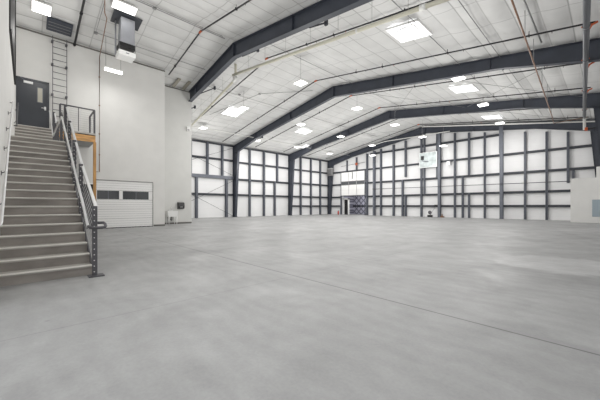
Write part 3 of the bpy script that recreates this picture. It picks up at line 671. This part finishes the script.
conduit('thin conduit dipping across the ceiling between the nearest frames', [(-22.5, 11, roof(-22.5)-.05), (-17.6, 12.5, roof(-17.6)-.1), (-15.2, 15.6, roof(-15.2)-.1)], .02, boxes=[(-17.6, 12.5, roof(-17.6)-.1)])
# orange line on the right
t = thing('gas_pipe', 'orange brown pipe running down the right side of the ceiling to the end wall', 'pipe', (-2.2, 12, 8))
MB().tube([(-1.9, 8.9, 7.25), (-2.02, 12, 7.25), (-2.62, 25.8, 7.2), (-2.72, 27.6, 7.15), (-1.0, 27.6, 7.2)], .028, 8).build('pipe_run', M['copper'], t)
for y in (13, 15.5, 19, 22, 25): MB().box(-2.07-(y-13)*.0435, -2.05-(y-13)*.0435, y-.01, y+.01, 7.22, roof(-2.1-(y-13)*.0435)-.02).build('strap', M['conduit'], t)
# copper line near the wall
t = thing('copper_pipe', 'thin copper pipe dropping from the ceiling and down the grey wall beside the overhead door', 'pipe', (XW1+.05, 2.82, 3.2))
MB().tube([(-14.1, 2.35, roof(-14.1)-.1), (-14.3, 2.37, 9.2), (-14.6, 2.5, 9.15), (XW1+.06, 2.82, 9.05), (XW1+.05, 2.82, 3.0), (XW1+.05, 2.62, 3.0)], .018, 8).build('pipe_run', M['copper'], t)
for z in (8, 6.5, 5, 3.9): MB().box(XW1, XW1+.07, 2.79, 2.85, z-.02, z+.02).build('clamp', M['brown'], t)
# tan battens and wall sensor
for y, l in ((7.12, 'tan strip on the ceiling by the recessed grey wall, the one nearer the wall corner'), (7.78, 'tan strip on the ceiling by the recessed grey wall, the one nearer the steel frame')):
    tag(roofquad(MB(), -19.8, -18.75, y-.09, y+.09, .03, .09).build('ceiling_strip', M['batten']), l, 'strip', 'tan ceiling strips')
t = thing('wall_sensor', 'small white box mounted high on the edge of the recessed grey wall', 'sensor', (XW2, 8.2, 6.5))
MB().box(XW2, XW2+.1, 8.06, 8.28, 6.36, 6.68).build('housing', M['whiteplastic'], t, bevel=.015)
MB().box(XW2+.1, XW2+.11, 8.1, 8.24, 6.4, 6.5).build('lens', M['conduit'], t)

# ------------------------------------------------------------------ utility sink and dispenser
sx0, sx1, sy0, sy1 = XW2+.04, XW2+.56, 6.66, 7.30
t = thing('utility_sink', 'white plastic floor standing utility sink against the recessed grey wall', 'sink', ((sx0+sx1)/2, (sy0+sy1)/2, 0))
mb = MB()
def frus(mb, a, b, z0, z1):
    vs = [(x, y, z0) for x, y in ((a[0], a[2]), (a[1], a[2]), (a[1], a[3]), (a[0], a[3]))]+[(x, y, z1) for x, y in ((b[0], b[2]), (b[1], b[2]), (b[1], b[3]), (b[0], b[3]))]
    return mb.add(vs, [(3, 2, 1, 0), (4, 5, 6, 7), (0, 1, 5, 4), (1, 2, 6, 5), (2, 3, 7, 6), (3, 0, 4, 7)])
def walls(mb, o, i, z0, z1):
    pass
a = (sx0+.04, sx1-.04, sy0+.04, sy1-.04); b = (sx0, sx1, sy0, sy1)
# hollow basin
th = .03
ov = [(a[0], a[2]), (a[1], a[2]), (a[1], a[3]), (a[0], a[3])]; ot = [(b[0], b[2]), (b[1], b[2]), (b[1], b[3]), (b[0], b[3])]
it = [(b[0]+th, b[2]+th), (b[1]-th, b[2]+th), (b[1]-th, b[3]-th), (b[0]+th, b[3]-th)]; ib = [(a[0]+th, a[2]+th), (a[1]-th, a[2]+th), (a[1]-th, a[3]-th), (a[0]+th, a[3]-th)]
vs = [(x, y, .5) for x, y in ov]+[(x, y, .87) for x, y in ot]+[(x, y, .87) for x, y in it]+[(x, y, .54) for x, y in ib]
fs = [(3, 2, 1, 0), (12, 13, 14, 15)]
for l in (0, 4, 8):
    for k in range(4): fs.append((l+k, l+(k+1) % 4, l+4+(k+1) % 4, l+4+k))
mb.add(vs, fs); mb.build('basin', M['whiteplastic'], t, bevel=.008)
for x in (sx0+.06, sx1-.06):
    for y in (sy0+.07, sy1-.07): MB().tube([(x, y, 0), (x, y, .5)], [.02, .034], 8).build('leg', M['whiteplastic'], t)
MB().tube([(sx0+.25, 6.98, .5), (sx0+.25, 6.98, .3), (sx0+.2, 6.98, .24), (sx0+.1, 6.98, .3), (sx0-.02, 6.98, .32)], .022, 8).build('drain_trap', M['guard'], t)
f = MB().box(sx0+.01, sx0+.07, 6.88, 7.1, .87, .91).tube([(sx0+.04, 7.0, .9), (sx0+.04, 7.0, 1.08), (sx0+.1, 7.0, 1.12), (sx0+.2, 7.0, 1.08), (sx0+.22, 7.0, 1.02)], .012, 8).build('faucet', M['rail'], t)
for y in (6.92, 7.08): MB().tube([(sx0+.04, y, .9), (sx0+.04, y, .97)], .018, 8).build('faucet_knob', M['rail'], f)
t = thing('towel_dispenser', 'black paper towel dispenser on the grey wall above the white sink', 'dispenser', (XW2, 7.67, 1.2))
MB().prism([(XW2, .99), (XW2+.2, 1.04), (XW2+.24, 1.2), (XW2+.2, 1.42), (XW2, 1.46)], 'y', 7.44, 7.86).build('housing', M['blackp'], t, bevel=.02)
MB().box(XW2+.21, XW2+.235, 7.55, 7.75, 1.1, 1.16).build('towel_slot', M['conduit'], t)

# ------------------------------------------------------------------ things on the end wall
t = thing('translucent_board', 'pale translucent board with a dark box behind it, mounted high on the end wall', 'board', (-13.76, YE-.6, 5.4))
MB().box(-14.5, -12.62, YE-.62, YE-.59, 5.42, 7.06).build('sheet', M['board'], t)
MB().box(-14.53, -12.6, YE-.64, YE-.57, 5.40, 5.43).box(-14.53, -12.6, YE-.64, YE-.57, 7.05, 7.08).box(-14.53, -14.49, YE-.64, YE-.57, 5.38, 7.09).box(-12.64, -12.6, YE-.64, YE-.57, 5.38, 7.09).build('frame', M['white'], t)
MB().box(-14.32, -14.0, YE-.66, YE-.62, 6.28, 6.72).build('vent_box', M['blackp'], t)
MB().bar((-14.2, YE-.635, 6.2), (-13.5, YE-.635, 6.02), .02, .1).build('arm', M['steel_face'], t)
for x in (-14.4, -13.1): MB().box(x-.03, x+.03, YE-.58, YE-.02, 5.6, 5.66).build('mounting_arm', M['steel'], t)
t = thing('wall_unit', 'grey louvred box on the column in the far left corner', 'heater', (-27.5, 31.9, 5.5))
MB().box(-27.98, -27.12, 31.75, 32.1, 5.55, 6.55).build('housing', M['conduit'], t, bevel=.02)
mb = MB()
for k in range(7): mb.box(-27.9, -27.2, 31.735, 31.75, 5.65+k*.12, 5.69+k*.12)
mb.build('louvre', M['guard'], t)
MB().box(-28.0, -27.1, 31.74, 32.1, 6.55, 6.6).build('cap', M['white'], t)
t = thing('floor_machine', 'small dark machine on the floor at the foot of the end wall', 'machine', (-13.25, YE-.8, 0))
MB().box(-13.5, -13.0, YE-.95, YE-.7, 0, .24).build('base', M['blackp'], t, bevel=.03)
MB().tube([(-13.22, YE-.95, .5), (-13.22, YE-.8, .5)], [.2, .16], 14).build('fan_head', M['guard'], t)
MB().tube([(-13.22, YE-.82, .22), (-13.22, YE-.82, .45)], .04, 8).build('neck', M['guard'], t)
t = MB().tube([(-13.1, YE-.72, .55), (-12.95, YE-.5, .9), (-12.85, YE-.3, 1.25), (-12.84, YE-.42, 1.3)], .012, 6).build('extension_cord', M['guard'])
tag(t, 'thin dark cord rising from the floor machine to the girt above', 'cord')
t = MB().box(-13.0, -12.68, YE-.4, YE-.205, 1.22, 1.34).build('power_tool', M['blackp'], bevel=.03); tag(t, 'small black object resting on the lowest girt above the floor machine', 'tool')
t = thing('floor_stand', 'small brown object on the floor at the foot of the wind column', 'object', (-12.05, YE-.7, 0))
MB().box(-12.2, -11.85, YE-.8, YE-.6, 0, .12).build('base', M['brown'], t); MB().tube([(-12.05, YE-.7, .12), (-12.05, YE-.7, .38)], [.08, .03], 8).build('cone', M['brown'], t)
t = thing('fire_extinguisher', 'small red fire extinguisher on the floor beside the raised end wall door', 'extinguisher', (-26.2, YE-.5, 0))
MB().tube([(-26.2, YE-.5, 0), (-26.2, YE-.5, .42), (-26.2, YE-.5, .5)], [.1, .1, .04], 12).build('cylinder', M['red'], t)
MB().box(-26.26, -26.1, YE-.52, YE-.48, .5, .56).build('handle', M['blackp'], t)
t = MB().box(-11.75, -11.4, YE-.33, YE-.2, 5.5, 5.9).build('wall_speaker', M['whiteplastic'], bevel=.02); tag(t, 'small white box on the end wall right of the central wind column', 'box')
t = thing('wall_conduit', 'thin conduit with an orange box above the raised end wall door', 'conduit', (-24, YE-.3, 6.9))
MB().tube([(-25.9, YE-.27, 6.75), (-21.9, YE-.27, 6.95)], .025, 6).build('pipe_run', M['guard'], t)
MB().box(-23.4, -23.1, YE-.36, YE-.24, 6.68, 7.0).build('junction_box', M['orange'], t)

# ------------------------------------------------------------------ lights
def area(x, y, z, sx, sy, p, rot=(0, 0, 0), col=(1, .985, .96)):
    l = bpy.data.lights.new('lamp', 'AREA'); l.shape = 'RECTANGLE'; l.size = sx; l.size_y = sy; l.energy = p; l.color = col
    o = bpy.data.objects.new('lamp', l); COL.objects.link(o); o.location = (x, y, z); o.rotation_euler = rot; return o
def point(x, y, z, p, r=.35, col=(1, .985, .96)):
    l = bpy.data.lights.new('lamp', 'POINT'); l.energy = p; l.shadow_soft_size = r; l.color = col
    o = bpy.data.objects.new('lamp', l); COL.objects.link(o); o.location = (x, y, z); return o
PD, PP = 75, 185
for (x, y, z, lab) in lights[:16]:
    area(x, y, z-.06, .6, .5, PD)
    point(x, y, z-2.7, PP, .5)  # bare point added below each pendant as fill, also lights the roof
for x in (-4, -12): 
    for y in (5.2, -1, -6.5): point(x, y, 5.2, PP*1.15, .5)
point(-15.6, .45, 7.9, 45, .3); point(-13.2, 2.6, 7.0, 70, .3); area(-16.9, 3.2, 7.86, .2, .7, 28)  # bare points added as fill near the stairs; the area is the strip light
point(-23.6, 34.0, 2.3, 75, .3)

w = bpy.data.worlds.new('World'); scene.world = w; w.use_nodes = True
bg = w.node_tree.nodes['Background']; bg.inputs[0].default_value = (.93, .96, 1, 1); bg.inputs[1].default_value = 1.9  # bright surround added as soft fill through the open rear end

# ------------------------------------------------------------------ camera
f_px = 291.0
cam = bpy.data.cameras.new('camera'); cam.sensor_width = 36; cam.lens = f_px/600*36; cam.shift_y = 6/600*1.0; cam.clip_start = .05; cam.clip_end = 200
co = bpy.data.objects.new('camera', cam); COL.objects.link(co); co.location = (0, 0, 1.2)
a = math.atan2(309, 291)        # +Y lies this far right of forward
co.rotation_euler = (PI/2, 0, a)
scene.camera = co
scene.view_settings.view_transform = 'Standard'
scene.view_settings.look = 'None'
scene.view_settings.exposure = 0.0
